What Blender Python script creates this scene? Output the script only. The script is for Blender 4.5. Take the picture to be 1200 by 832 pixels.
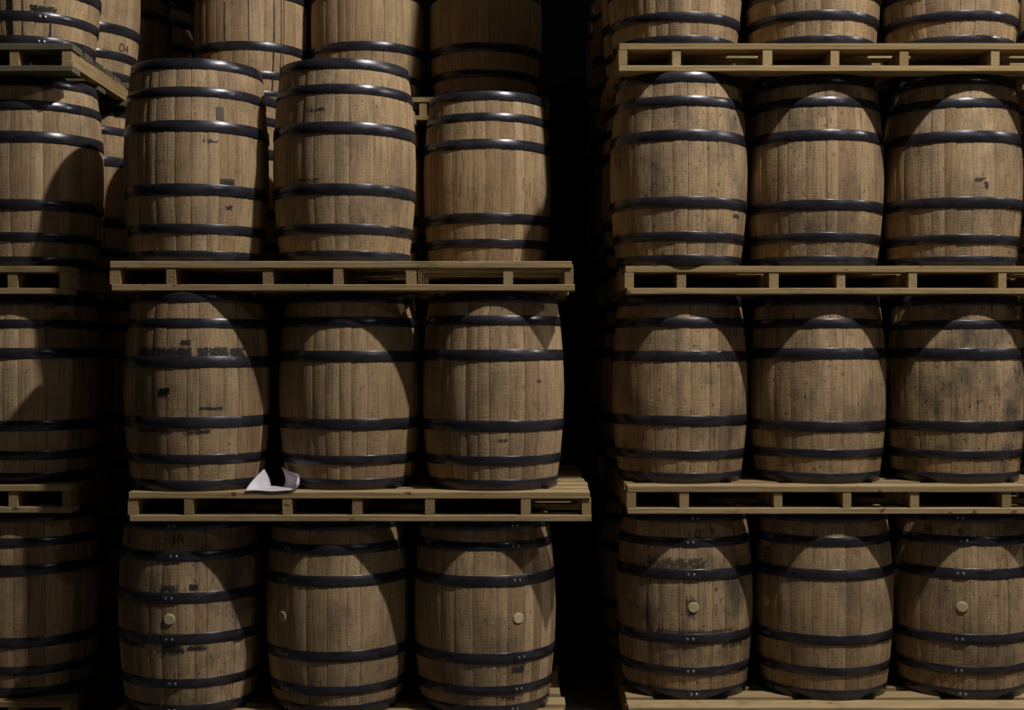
import bpy, math, random
from mathutils import Vector, noise

for o in list(bpy.data.objects):
    bpy.data.objects.remove(o, do_unlink=True)
S = bpy.context.scene
C = S.collection
R = math.radians
FPX, EYE = 1580.0, 1.735            # focal length in pixels of the 1200 px wide frame, eye height

# ------------------------------------------------------------------ camera
cd = bpy.data.cameras.new('camera'); cam = bpy.data.objects.new('camera', cd); C.objects.link(cam)
cd.sensor_width = 36.0; cd.lens = FPX*36/1200
cam.location = (0, 0, EYE); cam.rotation_euler = (R(90), 0, 0)
S.camera = cam

# ------------------------------------------------------------------ world, lamps, exposure
w = bpy.data.worlds.new('world'); S.world = w; w.use_nodes = True
w.node_tree.nodes['Background'].inputs[0].default_value = (0.5, 0.5, 0.55, 1)
w.node_tree.nodes['Background'].inputs[1].default_value = 0.0001
S.view_settings.view_transform = 'Standard'; S.view_settings.look = 'None'
S.view_settings.exposure = 0.0; S.view_settings.gamma = 1.0
S.view_settings.use_curve_mapping = False

def lamp(loc, power, col, rad=0.11):
    l = bpy.data.lights.new('high_bay_lamp', 'POINT'); l.energy = power; l.color = col; l.shadow_soft_size = rad
    o = bpy.data.objects.new('high_bay_lamp', l); C.objects.link(o); o.location = loc
lamp((3.0, 3.6, 8.0), 1950, (1.0, 0.955, 0.895))      # over the aisle in front of the stacks
lamp((9.4, 4.9, 7.6), 700, (1.0, 0.965, 0.92))      # next lamp along the aisle
lamp((8.0, -3.0, 7.9), 175, (1.0, 0.965, 0.92))     # next aisle, behind the camera

# ------------------------------------------------------------------ materials
def newmat(name):
    m = bpy.data.materials.new(name); m.use_nodes = True
    nt = m.node_tree
    return m, nt, nt.nodes['Principled BSDF']
def N(nt, t, **kw):
    n = nt.nodes.new(t)
    for k, v in kw.items(): setattr(n, k, v)
    return n
def math_(nt, op, a, b=None, c=None, clamp=False):
    n = N(nt, 'ShaderNodeMath', operation=op, use_clamp=clamp)
    for i, x in enumerate((a, b, c)):
        if x is None: continue
        if isinstance(x, (int, float)): n.inputs[i].default_value = x
        else: nt.links.new(x, n.inputs[i])
    return n.outputs[0]
def ramp(nt, fac, stops):
    n = N(nt, 'ShaderNodeValToRGB'); e = n.color_ramp.elements
    while len(e) < len(stops): e.new(0.5)
    for el, (p, c) in zip(e, stops):
        el.position = p; el.color = (c, c, c, 1) if isinstance(c, (int, float)) else (*c, 1)
    nt.links.new(fac, n.inputs[0]); return n.outputs[0]
def mix(nt, fac, a, b, mode='MIX'):
    n = N(nt, 'ShaderNodeMix', data_type='RGBA', blend_type=mode)
    for i, x in ((0, fac), (6, a), (7, b)):
        if isinstance(x, (int, float)): n.inputs[i].default_value = x
        elif isinstance(x, tuple): n.inputs[i].default_value = (*x, 1)
        else: nt.links.new(x, n.inputs[i])
    return n.outputs[2]
def coords(nt, scale, offs=None):
    """object coordinates, shifted by a random amount per object, stretched"""
    tc = N(nt, 'ShaderNodeTexCoord')
    v = tc.outputs['Object']
    if offs is not None:
        cb = N(nt, 'ShaderNodeCombineXYZ'); nt.links.new(offs, cb.inputs[0]); nt.links.new(offs, cb.inputs[2])
        ad = N(nt, 'ShaderNodeVectorMath', operation='ADD'); nt.links.new(v, ad.inputs[0]); nt.links.new(cb.outputs[0], ad.inputs[1])
        v = ad.outputs[0]
    mp = N(nt, 'ShaderNodeMapping'); mp.inputs['Scale'].default_value = scale
    nt.links.new(v, mp.inputs[0]); return mp.outputs[0]
def noise_(nt, vec, scale=1.0, detail=4.0, rough=0.55):
    n = N(nt, 'ShaderNodeTexNoise'); n.inputs['Scale'].default_value = scale
    n.inputs['Detail'].default_value = detail; n.inputs['Roughness'].default_value = rough
    nt.links.new(vec, n.inputs['Vector']); return n.outputs[0]
def bump(nt, b, h, strength, dist):
    n = N(nt, 'ShaderNodeBump'); n.inputs['Strength'].default_value = strength; n.inputs['Distance'].default_value = dist
    nt.links.new(h, n.inputs['Height']); nt.links.new(n.outputs[0], b.inputs['Normal'])
def attr(nt, name):
    return N(nt, 'ShaderNodeAttribute', attribute_type='OBJECT', attribute_name=name).outputs['Fac']

def wood_barrel():
    m, nt, b = newmat('oak_stave')
    rnd = N(nt, 'ShaderNodeObjectInfo').outputs['Random']
    seed = attr(nt, 'seed'); dirt = attr(nt, 'dirt')
    r50 = math_(nt, 'MULTIPLY', rnd, 57.0)
    col = ramp(nt, rnd, [(0.0, (.285, .180, .094)), (.2, (.395, .268, .144)), (.6, (.425, .294, .164)), (.85, (.50, .355, .208)), (1, (.345, .222, .118))])
    fine = noise_(nt, coords(nt, (130, 130, 5), r50), 1, 5, .65)
    col = mix(nt, 1.0, col, ramp(nt, fine, [(.25, .55), (.5, .97), (.75, 1.28)]), 'MULTIPLY')
    blot = noise_(nt, coords(nt, (5, 5, 4), seed), 1, 6, .62)
    dk = ramp(nt, blot, [(.44, 0.0), (.70, 1.0)])
    dk = math_(nt, 'MULTIPLY', dk, math_(nt, 'MULTIPLY_ADD', dirt, .85, .30))
    col = mix(nt, dk, col, (.10, .075, .055))
    streak = noise_(nt, coords(nt, (42, 42, 1.6), r50), 1, 4, .6)
    st = math_(nt, 'MULTIPLY', ramp(nt, streak, [(.56, 0.0), (.74, 1.0)]), math_(nt, 'MULTIPLY_ADD', dirt, .7, .30))
    col = mix(nt, st, col, (.085, .06, .042))
    saw = noise_(nt, coords(nt, (9, 9, 210), r50), 1, 3, .6)
    patch = ramp(nt, noise_(nt, coords(nt, (7, 7, 6), r50), 1, 3), [(.48, 0.0), (.66, 1.0)])
    sw = math_(nt, 'MULTIPLY', ramp(nt, saw, [(.52, 0.0), (.7, .5)]), patch)
    col = mix(nt, sw, col, (.13, .09, .06))
    speck = noise_(nt, coords(nt, (75, 75, 38), seed), 1, 3, .6)
    sp = math_(nt, 'MULTIPLY', ramp(nt, speck, [(.61, 0.0), (.68, .9)]), math_(nt, 'MULTIPLY_ADD', dirt, .7, .35))
    col = mix(nt, sp, col, (.045, .032, .024))
    scr = noise_(nt, coords(nt, (36, 36, 20), seed), 1.6, 2, .5)
    sc = math_(nt, 'MULTIPLY', ramp(nt, scr, [(.655, 0.0), (.675, .55), (.69, 0.0)]), patch)
    col = mix(nt, sc, col, (.62, .50, .34))
    nt.links.new(col, b.inputs['Base Color'])
    b.inputs['Roughness'].default_value = .72; b.inputs['Specular IOR Level'].default_value = .25
    hgt = math_(nt, 'ADD', math_(nt, 'MULTIPLY', fine, .6), math_(nt, 'ADD', math_(nt, 'MULTIPLY', saw, .3), math_(nt, 'MULTIPLY', blot, .6)))
    bump(nt, b, hgt, .8, .006)
    return m
def steel():
    m, nt, b = newmat('blackened_steel')
    rnd = N(nt, 'ShaderNodeObjectInfo').outputs['Random']
    r50 = math_(nt, 'MULTIPLY', rnd, 57.0)
    n1 = noise_(nt, coords(nt, (9, 9, 22), r50), 1, 5, .6)
    col = ramp(nt, n1, [(.3, (.034, .033, .041)), (.6, (.060, .059, .073)), (.8, (.072, .058, .058))])
    n2 = noise_(nt, coords(nt, (30, 30, 40), r50), 1, 4, .6)
    col = mix(nt, ramp(nt, n2, [(.6, 0.0), (.75, .6)]), col, (.035, .026, .022))
    nt.links.new(col, b.inputs['Base Color'])
    b.inputs['Metallic'].default_value = .6
    nt.links.new(ramp(nt, n1, [(.3, .20), (.7, .38)]), b.inputs['Roughness'])
    bump(nt, b, noise_(nt, coords(nt, (18, 18, 60), r50), 1, 3), .25, .003)
    return m
def pallet_wood(name, stops, green=0.0):
    m, nt, b = newmat(name)
    rnd = N(nt, 'ShaderNodeObjectInfo').outputs['Random']
    r50 = math_(nt, 'MULTIPLY', rnd, 57.0)
    axis = attr(nt, 'along_y')
    col = ramp(nt, rnd, stops)
    gx = noise_(nt, coords(nt, (4, 110, 110), r50), 1, 5, .6)
    gy = noise_(nt, coords(nt, (110, 4, 110), r50), 1, 5, .6)
    g = mix(nt, axis, gx, gy)
    col = mix(nt, 1.0, col, ramp(nt, g, [(.28, .62), (.5, .97), (.75, 1.2)]), 'MULTIPLY')
    d = noise_(nt, coords(nt, (5, 5, 7), r50), 1, 6, .65)
    col = mix(nt, ramp(nt, d, [(.55, 0.0), (.8, .75)]), col, (.10, .078, .045))
    k = noise_(nt, coords(nt, (16, 24, 24), r50), 1, 1, .4)
    col = mix(nt, ramp(nt, k, [(.72, 0.0), (.77, .8)]), col, (.09, .05, .025))
    if green:
        gg = noise_(nt, coords(nt, (3, 3, 3), r50), 1, 3)
        col = mix(nt, ramp(nt, gg, [(.5, 0.0), (.7, green)]), col, (.20, .20, .09))
    nt.links.new(col, b.inputs['Base Color'])
    b.inputs['Roughness'].default_value = .8; b.inputs['Specular IOR Level'].default_value = .2
    bump(nt, b, g, .5, .004)
    return m
def plain(name, col, rough=.7, var=.25, scale=30.0):
    m, nt, b = newmat(name)
    n = noise_(nt, coords(nt, (1, 1, 1)), scale, 5, .6)
    nt.links.new(mix(nt, 1.0, col, ramp(nt, n, [(.3, 1-var), (.7, 1+var*.5)]), 'MULTIPLY'), b.inputs['Base Color'])
    b.inputs['Roughness'].default_value = rough
    return m
M_STAVE = wood_barrel(); M_STEEL = steel()
M_PAL = pallet_wood('pine_pallet', [(0, (.27, .18, .085)), (.4, (.37, .258, .125)), (.8, (.41, .295, .155)), (1, (.30, .205, .105))], .25)
M_PALG = pallet_wood('weathered_pallet', [(0, (.075, .072, .055)), (.5, (.105, .10, .075)), (1, (.14, .12, .08))], .4)
M_BUNG = plain('bung_wood', (.55, .44, .27), .7, .2, 40)
M_HEAD = plain('head_oak', (.30, .21, .12), .8, .35, 12)
M_RIVET = plain('rivet_steel', (.32, .31, .31), .35, .3, 60); M_RIVET.node_tree.nodes['Principled BSDF'].inputs['Metallic'].default_value = .8
M_INK = plain('black_ink', (.014, .014, .018), .6, .3, 40)
M_TAR = plain('dark_residue', (.012, .010, .010), .45, .3, 40)
M_TAG = plain('brown_label', (.065, .046, .020), .6, .25, 30)
def film(name, col, alpha):
    m = plain(name, col, .65, .3, 40); m.node_tree.nodes['Principled BSDF'].inputs['Alpha'].default_value = alpha; return m
M_SOOT = film('soot_film', (.022, .018, .015), .55)
M_FAINT = film('faint_ink', (.014, .014, .018), .8)
M_SHEET = plain('white_sheet', (.66, .62, .68), .55, .12, 14)

def concrete(name, col, sc):
    m, nt, b = newmat(name)
    n = noise_(nt, coords(nt, (1, 1, 1)), sc, 7, .6)
    nt.links.new(mix(nt, 1.0, col, ramp(nt, n, [(.3, .7), (.7, 1.15)]), 'MULTIPLY'), b.inputs['Base Color'])
    b.inputs['Roughness'].default_value = .8
    bump(nt, b, n, .2, .01); return m
M_FLOOR = concrete('concrete_floor', (.11, .10, .088), 3)
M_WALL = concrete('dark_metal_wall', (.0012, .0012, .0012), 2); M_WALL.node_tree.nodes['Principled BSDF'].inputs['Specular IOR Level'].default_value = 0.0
M_CEIL = concrete('dark_roof', (.05, .047, .042), 2)

# ------------------------------------------------------------------ mesh helpers
def mesh(name, V, F, mat, smooth=False):
    me = bpy.data.meshes.new(name); me.from_pydata(V, [], F); me.materials.append(mat)
    if smooth: me.shade_smooth()
    me.update(); return me
def link(name, data, parent=None, loc=(0, 0, 0)):
    o = bpy.data.objects.new(name, data); C.objects.link(o); o.location = loc
    if parent is not None: o.parent = parent
    return o
def tag(o, label, cat, group=None):
    o['label'] = label; o['category'] = cat
    if group: o['group'] = group

# ------------------------------------------------------------------ the building
def slab(name, x0, x1, y0, y1, z0, z1, mat):
    V = [(x, y, z) for z in (z0, z1) for y in (y0, y1) for x in (x0, x1)]
    F = [(0, 2, 3, 1), (4, 5, 7, 6), (0, 1, 5, 4), (1, 3, 7, 5), (3, 2, 6, 7), (2, 0, 4, 6)]
    o = link(name, mesh(name, V, F, mat)); o['kind'] = 'structure'; return o
slab('floor', -12, 16, -10, 9.86, -.2, 0, M_FLOOR)
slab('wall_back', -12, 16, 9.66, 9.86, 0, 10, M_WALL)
slab('ceiling', -12, 16, -10, 9.86, 10, 10.2, M_CEIL)

# ------------------------------------------------------------------ barrels
BH, RB, RH = .89, .330, .293          # nominal height, bulge radius, head radius
def rad(z):
    t = abs(z - BH/2)/(BH/2)
    return RB - (RB - RH)*t**1.85
def stave_mesh(a0, a1, dr, nseg=10):
    V, F = [], []
    us = [(0, -.026), (0, -.0013), (.06, 0), (.5, 0.0), (.94, 0), (1, -.0013), (1, -.026)]
    for i in range(nseg+1):
        z = BH*i/nseg; r0 = rad(z) + dr
        for u, d in us:
            a = a0 + (a1-a0)*u; r = r0 + d
            if u == .5: r = r0 + .0004
            V.append((r*math.sin(a), -r*math.cos(a), z))
    n = len(us)
    for i in range(nseg):
        for j in range(n-1):
            p = i*n+j; F.append((p, p+1, p+n+1, p+n))
        F.append((i*n+n-1, i*n, (i+1)*n, (i+1)*n+n-1))
    F.append(tuple(range(n-1, -1, -1))); F.append(tuple(range(nseg*n, nseg*n+n)))
    me = mesh('stave', V, F, M_STAVE)
    for p in me.polygons: p.use_smooth = len(p.vertices) == 4
    me.set_sharp_from_angle(angle=R(32)); return me
VARIANTS = []
for k in range(5):
    rr = random.Random(100+k); ang = []
    tot = 0
    while tot < 2*math.pi - .12:
        wdt = rr.choice((.055, .065, .075, .075, .085, .095, .11))/RB
        ang.append(wdt); tot += wdt
    sc = 2*math.pi/tot; a = 0; L = []; g = .0011
    for wdt in ang:
        g2 = rr.choice((.0010, .0010, .0014, .0020, .0040)) if wdt is not ang[-1] else .0011
        L.append(stave_mesh(a + g, a + wdt*sc - g2, rr.uniform(-.0014, .0010))); a += wdt*sc; g = g2*.5
    VARIANTS.append(L)
_hoops = {}
def hoop_mesh(zc, wd, seg=56):
    key = (round(zc, 3), round(wd, 3))
    if key in _hoops: return _hoops[key]
    V, F = [], []
    z0, z1 = zc-wd/2, zc+wd/2
    prof = [(z0+.0005, .0006), (z0, .0022), (z0+.0016, .0036), (zc, .0040), (z1-.0016, .0036), (z1, .0022), (z1-.0005, .0006)]
    n = len(prof)
    def section(a, extra):
        for z, d in prof:
            r = rad(min(max(z, 0), BH)) + d + (extra if d > .001 else 0)
            V.append((r*math.sin(a), -r*math.cos(a), z))
    for i in range(seg): section(2*math.pi*i/seg, 0)
    for i in range(seg):
        for j in range(n-1):
            p = i*n+j; q = ((i+1) % seg)*n+j
            F.append((p, q, q+1, p+1))
    b0 = len(V)                                        # the riveted lap
    for i in range(4): section(-.10 + .2*i/3, .0022)
    for i in range(3):
        for j in range(n-1):
            p = b0+i*n+j; F.append((p, p+n, p+n+1, p+1))
    F.append(tuple(b0+j for j in range(n))); F.append(tuple(b0+3*n+j for j in range(n-1, -1, -1)))
    me = mesh('hoop', V, F, M_STEEL, True); me.set_sharp_from_angle(angle=R(50))
    _hoops[key] = me; return me
def disc_mesh(name, r, h, mat, seg=24, dome=0.0):
    V = [(r*math.cos(2*math.pi*i/seg), r*math.sin(2*math.pi*i/seg), 0) for i in range(seg)]
    V += [(r*.99*math.cos(2*math.pi*i/seg), r*.99*math.sin(2*math.pi*i/seg), h*.8) for i in range(seg)]
    V += [(r*.86*math.cos(2*math.pi*i/seg), r*.86*math.sin(2*math.pi*i/seg), h) for i in range(seg)]
    V.append((0, 0, h+dome)); F = []
    for k in (0, 1):
        for i in range(seg): F.append((k*seg+i, k*seg+(i+1) % seg, (k+1)*seg+(i+1) % seg, (k+1)*seg+i))
    for i in range(seg): F.append((2*seg+i, 2*seg+(i+1) % seg, 3*seg))
    F.append(tuple(range(seg-1, -1, -1)))
    return mesh(name, V, F, mat)
ME_HEAD = disc_mesh('head', .272, .02, M_HEAD, 32)
ME_BUNG = disc_mesh('bung', .025, .008, M_BUNG, 20)
ME_RIVET = disc_mesh('rivet', .0068, .0035, M_RIVET, 10, .0012)
HOOPS = {'A': (.155, .300), 'B': (.150, .325), 'C': (.150, .302), 'D': (.175, .395), 'E': (.160, .345), 'F': (.140, .308)}
_count = [0]
def wrap(a, z, off=.0022):
    r = rad(min(max(z, 0), BH)) + off
    return (r*math.sin(a), -r*math.cos(a), z)
def barrel(x, y, z, H, label, group=None, rot=None, hoops=None, bung=None, rivets=False, dirt=.3, tilt=(0, 0)):
    k = _count[0]; _count[0] += 1
    rr = random.Random(7000+k)
    rot = rr.uniform(0, 2*math.pi) if rot is None else R(rot)
    t = link('oak_barrel', None, None, (x, y, z+.0015)); t.empty_display_size = .3
    t.rotation_euler = (R(tilt[0]), R(tilt[1]), rot); t.scale = (1, 1, H/BH)
    tag(t, label, 'barrel', group)
    seed = rr.uniform(0, 40)
    for me in rr.choice(VARIANTS):
        s = link('stave', me, t); s['seed'] = seed; s['dirt'] = dirt
    f1, f2 = HOOPS[hoops or rr.choice('AABCE')]
    lap = (math.pi + rr.uniform(-1.2, 1.2) if bung is None else R(bung)) - rot      # seam of the hoops, local angle
    for zf, wd in ((.0275, .047), (f1, .043), (f2, .050), (1-f2, .050), (1-f1, .043), (1-.0275, .047)):
        zf = round(zf + rr.choice((-.008, 0, 0, .006)) * (0 if zf < .1 or zf > .9 else 1), 3)
        h = link('hoop', hoop_mesh(zf*BH, wd), t)
        a = lap + rr.uniform(-.05, .05); h.rotation_euler = (0, 0, a)
        if .1 < zf < .9:
            h.rotation_euler[0] = R(rr.uniform(-.25, .25)); h.location.z = -math.sin(h.rotation_euler[0])*0
        if rivets:
            for da in (-.040, .040):
                v = link('rivet', ME_RIVET, h, wrap(da, zf*BH, .0062)); v.rotation_euler = (R(90), 0, da)
    link('head', ME_HEAD, t, (0, 0, .022)); link('head', ME_HEAD, t, (0, 0, BH-.045))
    b = link('bung', ME_BUNG, t, wrap(lap, BH*.5, -.003)); b.rotation_euler = (R(90), 0, lap); b['label'] = 'pale round wooden bung'
    t['az'] = rot
    return t

# painted marks, labels and residue that follow the barrel's curve: az in degrees from the aisle side, f = height fraction
def patch(t, az, f, wd, hg, mat=M_INK, name='paint_smudge', seed=0, thr=.0, cell=.003, plain_edge=False, fq=1.0):
    a = R(az) - t['az']; nx, nz = max(2, int(wd/cell)), max(2, int(hg/cell))
    V, F, idx = [], [], {}
    zc = f*BH; r = rad(zc)
    def vid(i, j):
        if (i, j) not in idx:
            idx[(i, j)] = len(V)
            V.append(wrap(a + (i/nx-.5)*wd/r, zc + (j/nz-.5)*hg))
        return idx[(i, j)]
    for i in range(nx):
        for j in range(nz):
            u, v = (i+.5)/nx*2-1, (j+.5)/nz*2-1
            if not plain_edge:
                q = noise.noise(Vector((u*wd*40*fq+seed*7.1, v*hg*55*fq, seed))) + .5*noise.noise(Vector((u*wd*140*fq, v*hg*160*fq+seed, seed*3.3)))
                if q + .55 - .75*max(abs(u)**3, abs(v)**3) < thr + .1: continue
            F.append((vid(i, j), vid(i+1, j), vid(i+1, j+1), vid(i, j+1)))
    if not F: return
    me = mesh(name, V, F, mat); return link(name, me, t)
def lettering(t, text, az, f, size, turn=0.0, mat=M_FAINT, name='painted_lettering'):
    cu = bpy.data.curves.new('lettering', 'FONT'); cu.body = text; cu.size = size; cu.align_x = 'CENTER'; cu.align_y = 'CENTER'
    cu.resolution_u = 4
    o = bpy.data.objects.new('lettering', cu); C.objects.link(o)
    dg = bpy.context.evaluated_depsgraph_get()
    tm = o.evaluated_get(dg).to_mesh()
    a = R(az) - t['az']; zc = f*BH; r = rad(zc); c, s = math.cos(R(turn)), math.sin(R(turn))
    V = []
    for v in tm.vertices:
        x, y = v.co.x*c - v.co.y*s, v.co.x*s + v.co.y*c
        V.append(wrap(a + x/r, zc + y, .0024))
    F = [tuple(p.vertices) for p in tm.polygons]
    o.evaluated_get(dg).to_mesh_clear()
    bpy.data.objects.remove(o, do_unlink=True); bpy.data.curves.remove(cu)
    return link(name, mesh(name, V, F, mat), t)
def streak(t, az, f0, f1, wd, seed=0, mat=M_TAR, name='drip_streak', off=.0024):
    a = R(az) - t['az']; n = 30; V, F = [], []
    for i in range(n+1):
        z = BH*(f0+(f1-f0)*i/n); ww = wd*(.6+.8*abs(noise.noise(Vector((seed*5.3, i*.35, 1.7)))))
        aa = a + .004*noise.noise(Vector((i*.2, seed, 3.1)))
        r = rad(z)
        V.append(wrap(aa-ww/2/r, z, off)); V.append(wrap(aa+ww/2/r, z, off))
    for i in range(n): F.append((2*i, 2*i+1, 2*i+3, 2*i+2))
    return link(name, mesh(name, V, F, mat), t)

# ------------------------------------------------------------------ pallets
PT = .130                                # pallet thickness
STR = (.021, .268, .692, 1.008, 1.330, 1.746, 2.019); PL = 2.04; PD = 1.45
def board_mesh(name, L, wd, th, mat, axis, seed, rough=.0015, ns=8):
    rr = random.Random(seed); ch = .0025
    prof = [(-wd/2+ch, 0), (wd/2-ch, 0), (wd/2, ch), (wd/2, th-ch), (wd/2-ch, th), (-wd/2+ch, th), (-wd/2, th-ch), (-wd/2, ch)]
    V, F = [], []
    for i in range(ns+1):
        s = L*i/ns; j1, j2, j3 = (rr.uniform(-rough, rough) for _ in range(3))
        for k, (p, q) in enumerate(prof):
            pp = p + (j1 if p > 0 else j2); qq = q - (abs(j3) if q > th/2 else 0)
            V.append((s, pp, qq) if axis == 'x' else (-pp, s, qq))
    for i in range(ns):
        for k in range(8):
            a, b = i*8+k, i*8+(k+1) % 8
            F.append((a, a+8, b+8, b))
    F.append(tuple(range(8))); F.append(tuple(ns*8+k for k in range(7, -1, -1)))
    return mesh(name, V, F, mat)
_pc = [0]
def pallet(x0, yf, ztop, label, group=None, mat=M_PAL, side_mat=None, flip=False, yaw=0.0, seed=None):
    k = _pc[0]; _pc[0] += 1
    rr = random.Random(300+k if seed is None else seed)
    t = link('wooden_pallet', None, None, (x0, yf, ztop-PT)); t.empty_display_size = .3
    t.rotation_euler = (0, 0, R(yaw)); tag(t, label, 'pallet', group)
    def add(name, me, loc, along_y):
        o = link(name, me, t, loc); o['along_y'] = float(along_y); return o
    tb, tt = .028, .030
    strs = [PL-s for s in STR] if flip else STR
    for s in strs:
        s += rr.uniform(-.008, .008) if .1 < s < 1.9 else 0
        me = board_mesh('stringer', PD-.012, rr.uniform(.038, .044), PT-tb-tt, side_mat or mat, 'y', rr.random())
        add('stringer', me, (s, .004 + rr.uniform(-.003, .004), tb), True)
    y = 0.0; first = True
    while y < PD-.07:
        wd = min(rr.choice((.135, .14)) if first else rr.uniform(.085, .14), PD-y)
        me = board_mesh('top_board', PL-rr.uniform(0, .014), wd, tt, mat, 'x', rr.random())
        add('top_board', me, (rr.uniform(0, .012), y+wd/2, PT-tt), False)
        y += wd + (rr.uniform(.045, .075) if y+wd+.2 < PD else .02); first = False
    for yb in (0.0, .44, .86, PD-.125):
        me = board_mesh('bottom_board', PL-rr.uniform(0, .014), .12, tb, mat, 'x', rr.random())
        add('bottom_board', me, (rr.uniform(0, .012), yb+.06, 0), False)
    return t

# ------------------------------------------------------------------ stacks
ZT = (.130, 1.133, 2.148, 3.180, 4.215)                     # deck heights above the floor
HT = tuple(ZT[i+1]-PT-ZT[i]-.0035 for i in range(4)) + (.895,)
ROWN = ('bottom', 'second', 'third', 'fourth', 'fifth')
B = {}
def wx(px, Y): return (px-600)*Y/FPX

# --- stack with the white sheet (three rows high in front)
YM = 5.93
MX = {0: -1.805, 1: -1.690, 2: -1.768}
SHN = 'the stack holding the white sheet'
for lv in range(3):
    pallet(MX[lv], (6.0, 5.93, YM)[lv], ZT[lv], {0: 'yellowish wooden pallet on the floor carrying the stack with the white sheet',
        1: 'yellowish wooden pallet with a curled white sheet lying on its deck',
        2: 'yellowish wooden pallet one level above the curled white sheet, an empty space on it'}[lv], 'pallets of the white sheet stack')
cent = {2: (231, 404), 1: (235, 410, 578), 0: (224, 396, 568)}
YC = YM + .35
names = ('farthest from the dark gap', 'in the middle', 'beside the dark gap')
for lv in range(3):
    for c, px in enumerate(cent[lv]):
        kw = {}
        if lv == 0: kw = dict(bung=(-3.6, -41, 28)[c], rivets=True, hoops=('D', 'F', 'F')[c], dirt=(.75, .35, .4)[c])
        if lv == 1: kw = dict(hoops=('E', 'B', 'B')[c], dirt=(.3, .2, .35)[c])
        if lv == 2: kw = dict(hoops=('E', 'E')[c], dirt=(.3, .35)[c])
        lab = {(2, 0): 'oak barrel with small dark labels beside its third-row neighbour above the white sheet',
               (2, 1): 'oak barrel with dark open joints between labelled barrel and the barrel set back',
               (1, 0): 'oak barrel with black stencil remnants above its hoop, standing beside the white sheet',
               (1, 1): 'clean oak barrel with pale staves beside the white sheet and an unstained neighbour',
               (1, 2): 'oak barrel beside the dark gap, same pallet as the white sheet',
               (0, 0): 'sooty oak barrel with centred bung and mark 3R, two pallets below labelled barrel',
               (0, 1): 'bottom-row oak barrel with bung at its side, between 3R barrel and gap barrel',
               (0, 2): 'bottom-row oak barrel at dark gap with bung and smudged ink below a hoop'}[(lv, c)]
        B['m', lv, c] = barrel(wx(px, YC), YC + {(0, 0): .01, (0, 1): 0, (0, 2): 0, (1, 0): -.05, (1, 1): .015, (1, 2): -.02}.get((lv, c), 0), ZT[lv], HT[lv] if lv < 2 else .905, lab, 'front barrels of the white sheet stack', **kw)
B['m', 2, 9] = barrel(-.128, YC+.69, ZT[2], .895, 'oak barrel set back on its pallet behind an empty space at the dark gap', None, hoops='A', dirt=.25)
G2 = 'barrels behind the front row of the white sheet stack'
for lv in range(3):
    for c in range(3):
        if lv == 2 and c == 2: continue
        barrel(-1.49+.685*c, YC+.715, ZT[lv], HT[lv] if lv < 2 else .895, 'oak barrel hidden in second rank behind the front barrels above and below the white sheet', G2)
# --- taller stack right behind it
YB = YM + 1.62
for lv in range(5):
    pallet(-1.83, YB, ZT[lv], 'wooden pallet of the taller stack behind the white sheet stack, %s level' % ROWN[lv], 'pallets of the taller rear stack')
    for c in range(3):
        if lv == 4:
            barrel((-1.525, -.845, -.155)[c], YB+.35, ZT[4], .895, 'oak barrel of the fifth row on the rear stack, above the dripping barrel row', 'fifth row of the rear stack')
        elif lv == 3:
            lab = ('pale oak barrel with black drips along its joints, high on the rear stack',
                   'oak barrel high on the rear stack, between the dripping barrel and the dimmest one',
                   'dim oak barrel high on the rear stack, next to the dark gap')[c]
            B['k', c] = barrel((-1.525, -.845, -.155)[c], YB+.35, ZT[3], HT[3], lab, 'top barrels of the rear stack', dirt=(.2, .1, .1)[c], hoops='B')
        else:
            barrel((-1.525, -.845, -.155)[c], YB+.35, ZT[lv], HT[lv], 'oak barrel low in the rear stack, hidden behind the white sheet stack', 'lower barrels of the rear stack')

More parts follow.
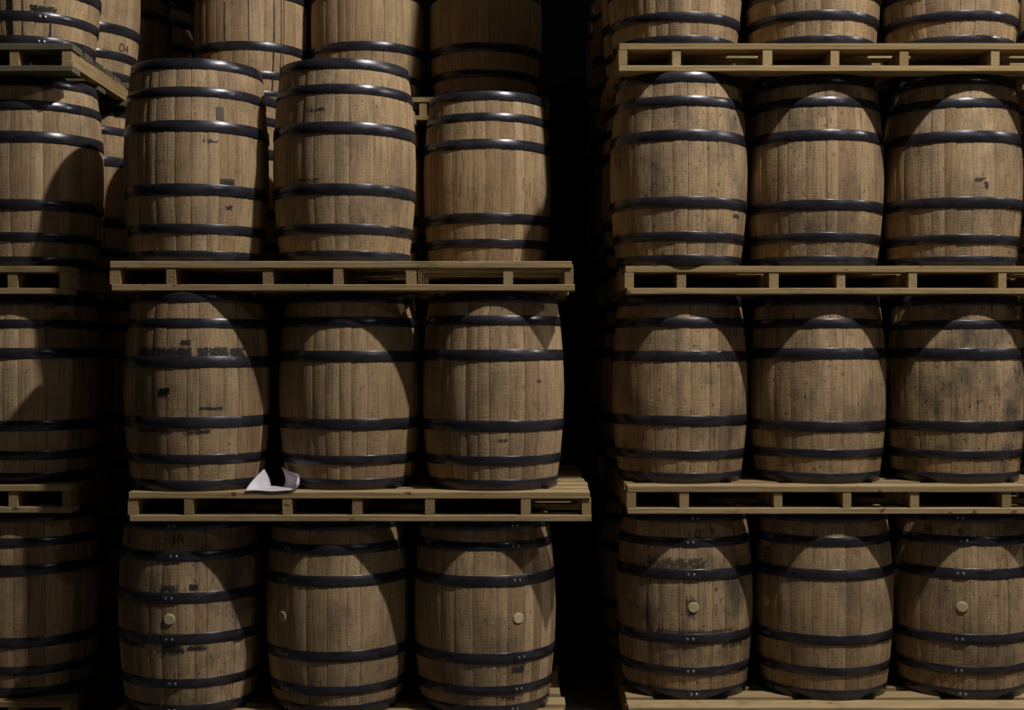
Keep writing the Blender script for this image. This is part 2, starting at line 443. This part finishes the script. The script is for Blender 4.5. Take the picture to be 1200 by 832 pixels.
# --- stack across the dark gap, four rows high
YR = 6.25
RX = (.530, .530, .524, .494)
rc = {3: (791, 952, 1113), 2: (793, 954, 1115), 1: (796, 957, 1118), 0: (801, 962, 1123)}
YRC = YR + .35
pn = ('on the floor', 'at knee level', 'at head level', 'at the top')
for lv in range(4):
    pallet(RX[lv], (6.14, 6.21, YR, YR)[lv], ZT[lv], 'long wooden pallet under the %s row of the JP3 stack facing the dark gap' % ROWN[lv], 'front pallets of the JP3 stack')
    for c in range(3):
        kw = {}
        if lv == 0: kw = dict(bung=(0, -66, -17)[c], rivets=True, hoops=('B', 'B', 'B')[c], dirt=(.9, .45, .7)[c])
        else: kw = dict(dirt={(3, 0): .3, (3, 1): .35, (3, 2): .3, (2, 0): .7, (2, 1): .7, (2, 2): .4, (1, 0): .7, (1, 1): .7, (1, 2): 1.2}[(lv, c)],
                        hoops={3: 'A', 2: 'B', 1: 'C'}[lv] if c else 'B')
        pos = ('beside the dark gap', 'in the middle', 'farthest from the dark gap')[c]
        lab = 'oak barrel %s of the %s row in the JP3 stack' % (pos, ROWN[lv])
        if lv == 0: lab = ('soot-stained bottom-row barrel with a centred bung beside the dark gap, JP3 stack',
                           'bottom-row barrel marked JP3 with its bung at the side',
                           'bottom-row barrel marked H with pale bung, next to the JP3 barrel')[c]
        if (lv, c) == (1, 2): lab = 'grimy oak barrel, darkest stained of second row, above the barrel marked H'
        B['r', lv, c] = barrel(wx(rc[lv][c], YRC), YRC - {(0, 0): .03, (0, 1): .045, (0, 2): .03, (2, 0): .065}.get((lv, c), 0), ZT[lv], HT[lv], lab, 'front barrels of the JP3 stack', **kw)
    for c in range(3):
        barrel(.815+.667*c, YRC+.69, ZT[lv], HT[lv], ('dim %s-row barrel in second rank of the JP3 stack, beside dark gap' % ROWN[lv] if c == 0 else
               'oak barrel hidden in second rank of the JP3 stack away from the dark gap'),
               'second rank of the JP3 stack, gap side' if c == 0 else 'second rank of the JP3 stack, inner')
    pallet(.50, YR+1.6, ZT[lv], 'dim %s-level pallet deep in the dark gap behind the JP3 stack' % ROWN[lv], 'rear pallets of the JP3 stack')
    for r_ in range(2):
        barrel(.82, YR+1.95+.69*r_, ZT[lv], HT[lv], 'dim %s-row barrel deep in the dark gap, behind the JP3 stack' % ROWN[lv], 'rear barrels of the JP3 stack')
        for c in (1, 2):
            barrel(.82+.668*c, YR+1.95+.69*r_, ZT[lv], HT[lv], 'oak barrel hidden in the rear ranks of the JP3 stack, away from the gap', 'inner rear barrels of the JP3 stack')

pallet(.50, YR, ZT[4], 'wooden pallet under the fifth row of the JP3 stack', 'front pallets of the JP3 stack')
for c in range(3):
    barrel(.81+.667*c, YRC, ZT[4], .895, 'oak barrel of the fifth row in the JP3 stack, above all the others', 'fifth row of the JP3 stack')

# --- neighbouring stack beyond the four-high one
for lv in range(4):
    pallet(2.70, YR+.02, ZT[lv], '%s-level pallet of the shaded stack beyond the JP3 stack, away from the gap' % ROWN[lv], 'pallets of the far neighbouring stack')
    for r_ in range(2):
        barrel(3.06, YRC+.02+.69*r_, ZT[lv], HT[lv], 'shaded %s-row barrel of the stack beyond the JP3 stack, away from the gap' % ROWN[lv], 'barrels of the far neighbouring stack')

# --- stack with the weathered top pallet
LE = (-2.05, -2.045, -2.057, -2.045)
for lv in range(4):
    gm = M_PALG if lv == 3 else M_PAL
    pallet(LE[lv]-PL, YR, ZT[lv], {3: 'grey weathered wooden pallet with bright brown end stringer, casting a jagged shadow below',
        2: 'dim wooden pallet two barrel rows under the weathered top pallet\'s load', 1: 'dim wooden pallet with one barrel row and pallet between it and the floor',
        0: 'wooden pallet on the floor under the stack topped by the weathered pallet'}[lv], 'pallets of the weathered pallet stack', mat=gm, side_mat=M_PAL, flip=True)
    x = -2.35
    for r_ in range(2):
        kw = dict(dirt=.3)
        if r_ == 0:
            lab = ('dim bottom-row barrel of the stack topped by the weathered pallet', 'half-shadowed second-row barrel of the stack topped by the weathered pallet',
                   'oak barrel right under the weathered pallet with rounded shadow on its side', 'oak barrel with black vertical drip and riveted hoop on weathered pallet')[lv]
            if lv == 3: kw.update(bung=28, rivets=True, dirt=.35, hoops='A')
        else:
            lab = 'oak barrel stamped D4 on the weathered pallet' if lv == 3 else 'oak barrel in second rank of weathered pallet stack, %s row' % ROWN[lv]
            if lv == 3: kw.update(hoops='A', dirt=.25)
        B['l', lv, r_] = barrel(x, YRC+.69*r_+(.035 if lv == 2 else 0), ZT[lv], HT[lv], lab, 'aisle-end barrels of the weathered pallet stack', **kw)
    barrel(x-.675, YRC, ZT[lv], HT[lv], 'oak barrel of the weathered pallet stack, one place farther from the white sheet stack', 'inner barrels of the weathered pallet stack')
    pallet(LE[lv]-PL-.10, YR+1.85, ZT[lv], 'dim %s-level pallet deep behind the weathered pallet stack' % ROWN[lv], 'rear pallets of the weathered pallet stack')
    for r_ in range(2):
        barrel(x-.12, YR+2.2+.69*r_, ZT[lv], HT[lv], 'dark %s-row barrel deep behind the stack that holds the D4 barrel' % ROWN[lv], 'rear barrels of the weathered pallet stack')

# ------------------------------------------------------------------ writing, stains and drips
b = B['l', 3, 1]; lettering(b, 'D4', 66, .20, .060); patch(b, 66, .155, .05, .008, M_INK, 'ink_line', 3)
b = B['l', 3, 0]
streak(b, 1, .0, .75, .022, 1); streak(b, 3.5, .0, .5, .008, 2); streak(b, 12, .05, .6, .006, 3); streak(b, 35, .05, .14, .012, 4)
patch(b, 29, .195, .13, .03, M_TAR, 'dark_residue', 5)
b = B['k', 0]
streak(b, 33, .05, .95, .010, 6); streak(b, 41, .05, .8, .006, 7); streak(b, 44, .0, .7, .005, 8); streak(b, -16, .3, .6, .006, 9); streak(b, 8, .3, .7, .005, 10); streak(b, -50, .1, .8, .012, 11)
b = B['m', 2, 0]
patch(b, 31, .73, .036, .058, M_TAG, 'paper_label', 1, plain_edge=True); patch(b, 37, .395, .066, .026, M_TAG, 'paper_label', 1, plain_edge=True)
patch(b, 38, .39, .06, .02, M_FAINT, 'ink_print', 4); patch(b, 24, .59, .07, .018, M_FAINT, 'ink_print', 12, thr=.25); patch(b, 39, .27, .035, .022, M_FAINT, 'ink_print', 14, thr=.15)
b = B['m', 2, 1]
patch(b, -16, .745, .10, .014, M_FAINT, 'paint_smudge', 21, thr=.1); patch(b, -22, .40, .13, .012, M_FAINT, 'paint_smudge', 22, thr=.1)
b = B['m', 2, 9]
for a_, s_ in ((-27, 1), (-22, 2), (34, 3), (41, 4)): streak(b, a_, .42+.03*(s_ % 2), .58-.02*s_, .0055, 30+s_, M_SOOT, 'dark_streak')
b = B['m', 1, 0]
for a_, w_, s_ in ((-30, .10, 1), (-10, .15, 2), (4, .06, 3), (17, .05, 4), (29, .09, 5), (45, .08, 6)): patch(b, a_, .695, w_, .045, M_FAINT, 'stencil_remnant', 40+s_, thr=-.12)
patch(b, 4, .745, .045, .022, M_FAINT, 'stencil_remnant', 50, thr=-.3); patch(b, -13, .50, .055, .03, M_TAR, 'dark_residue', 51, thr=-.3)
patch(b, 23, .415, .11, .014, M_FAINT, 'paint_smudge', 52, thr=-.1); patch(b, 13, .30, .12, .016, M_FAINT, 'paint_smudge', 53, thr=-.1); patch(b, -25, .305, .2, .02, M_FAINT, 'paint_smudge', 54, thr=.05)
b = B['m', 1, 1]; patch(b, -45, .66, .04, .01, M_FAINT, 'paint_smudge', 55)
b = B['m', 1, 2]; patch(b, 9, .255, .055, .012, M_FAINT, 'paint_smudge', 56); patch(b, 39, .55, .03, .01, M_FAINT, 'paint_smudge', 57)
b = B['m', 0, 0]
lettering(b, ': 3R', -1, .90, .060, 0)
patch(b, -4, .655, .085, .03, M_FAINT, 'stencil_remnant', 60, thr=.02); patch(b, 15, .66, .04, .03, M_FAINT, 'stencil_remnant', 61, thr=-.3)
patch(b, -1, .345, .10, .035, M_FAINT, 'stencil_remnant', 62, thr=-.15); patch(b, 17, .35, .09, .025, M_FAINT, 'stencil_remnant', 63, thr=-.1); patch(b, 52, .37, .06, .028, M_FAINT, 'stencil_remnant', 64, thr=-.05)
patch(b, -40, .36, .2, .03, M_FAINT, 'paint_smudge', 65, thr=.1)
b = B['m', 0, 2]
patch(b, 29, .235, .065, .032, M_FAINT, 'stencil_remnant', 66, thr=-.1); patch(b, 22, .09, .09, .02, M_FAINT, 'ink_scrawl', 67, thr=.2)
b = B['r', 0, 0]
lettering(b, '0', 4, .885, .06, -12); lettering(b, '8', 18, .90, .045, 25)
patch(b, -14, .725, .30, .07, M_SOOT, 'soot_smudge', 70, thr=-.05, fq=.6); patch(b, 0, .355, .42, .045, M_SOOT, 'soot_smudge', 71, thr=-.15, fq=.6); patch(b, 38, .315, .16, .07, M_SOOT, 'soot_smudge', 72, thr=-.05, fq=.7); patch(b, -2, .50, .05, .12, M_SOOT, 'soot_smudge', 73, thr=.1)
b = B['r', 0, 1]; lettering(b, 'JP3', -67, .755, .058, 90)
b = B['r', 0, 2]; lettering(b, 'H', -46, .90, .055); lettering(b, '6', -18, .90, .05)
b = B['r', 2, 2]; patch(b, 4, .45, .06, .012, M_FAINT, 'stencil_remnant', 90); patch(b, 10, .42, .02, .035, M_FAINT, 'stencil_remnant', 91)
b = B['r', 2, 0]; patch(b, 52, .68, .05, .02, M_FAINT, 'stencil_remnant', 92); patch(b, 50, .265, .06, .02, M_FAINT, 'stencil_remnant', 93)

# ------------------------------------------------------------------ the curled sheet between two barrels
def curled_sheet():
    V, F = [], []; nv, ns = 14, 30
    zt = ZT[1] + .002
    for i in range(nv+1):
        v = i/nv; y = YM - .006 + .20*v
        for j in range(ns+1):
            s = j/ns
            xl = -1.172 + .045*v
            xr = min(-.945, -.767 - math.sqrt(max(0, .0925-(YC-y)**2)))
            x = xl + (xr-xl)*s
            lw = .30*v + .02; rw = .13
            z = .0025 + .002*math.sin(9*s+4*v)
            if s < lw:
                q = (lw-s)/lw; z += .080*v**.8*q**1.2; x += .035*v*q*(1-q)
            if s > 1-rw:
                q = (s-1+rw)/rw
                z += (.035+.055*v)*q**1.5; x += .012*math.sin(q*math.pi) - .018*v*q*q
            V.append((x, y, zt+z))
    n = ns+1
    for i in range(nv):
        for j in range(ns):
            p = i*n+j; F.append((p, p+1, p+n+1, p+n))
    me = mesh('curled_sheet', V, F, M_SHEET, True)
    o = link('curled_sheet', me); so = o.modifiers.new('thickness', 'SOLIDIFY'); so.thickness = .0018; so.offset = 1
    tag(o, 'curled white slip sheet lying on the pallet deck between two barrels', 'sheet')
curled_sheet()
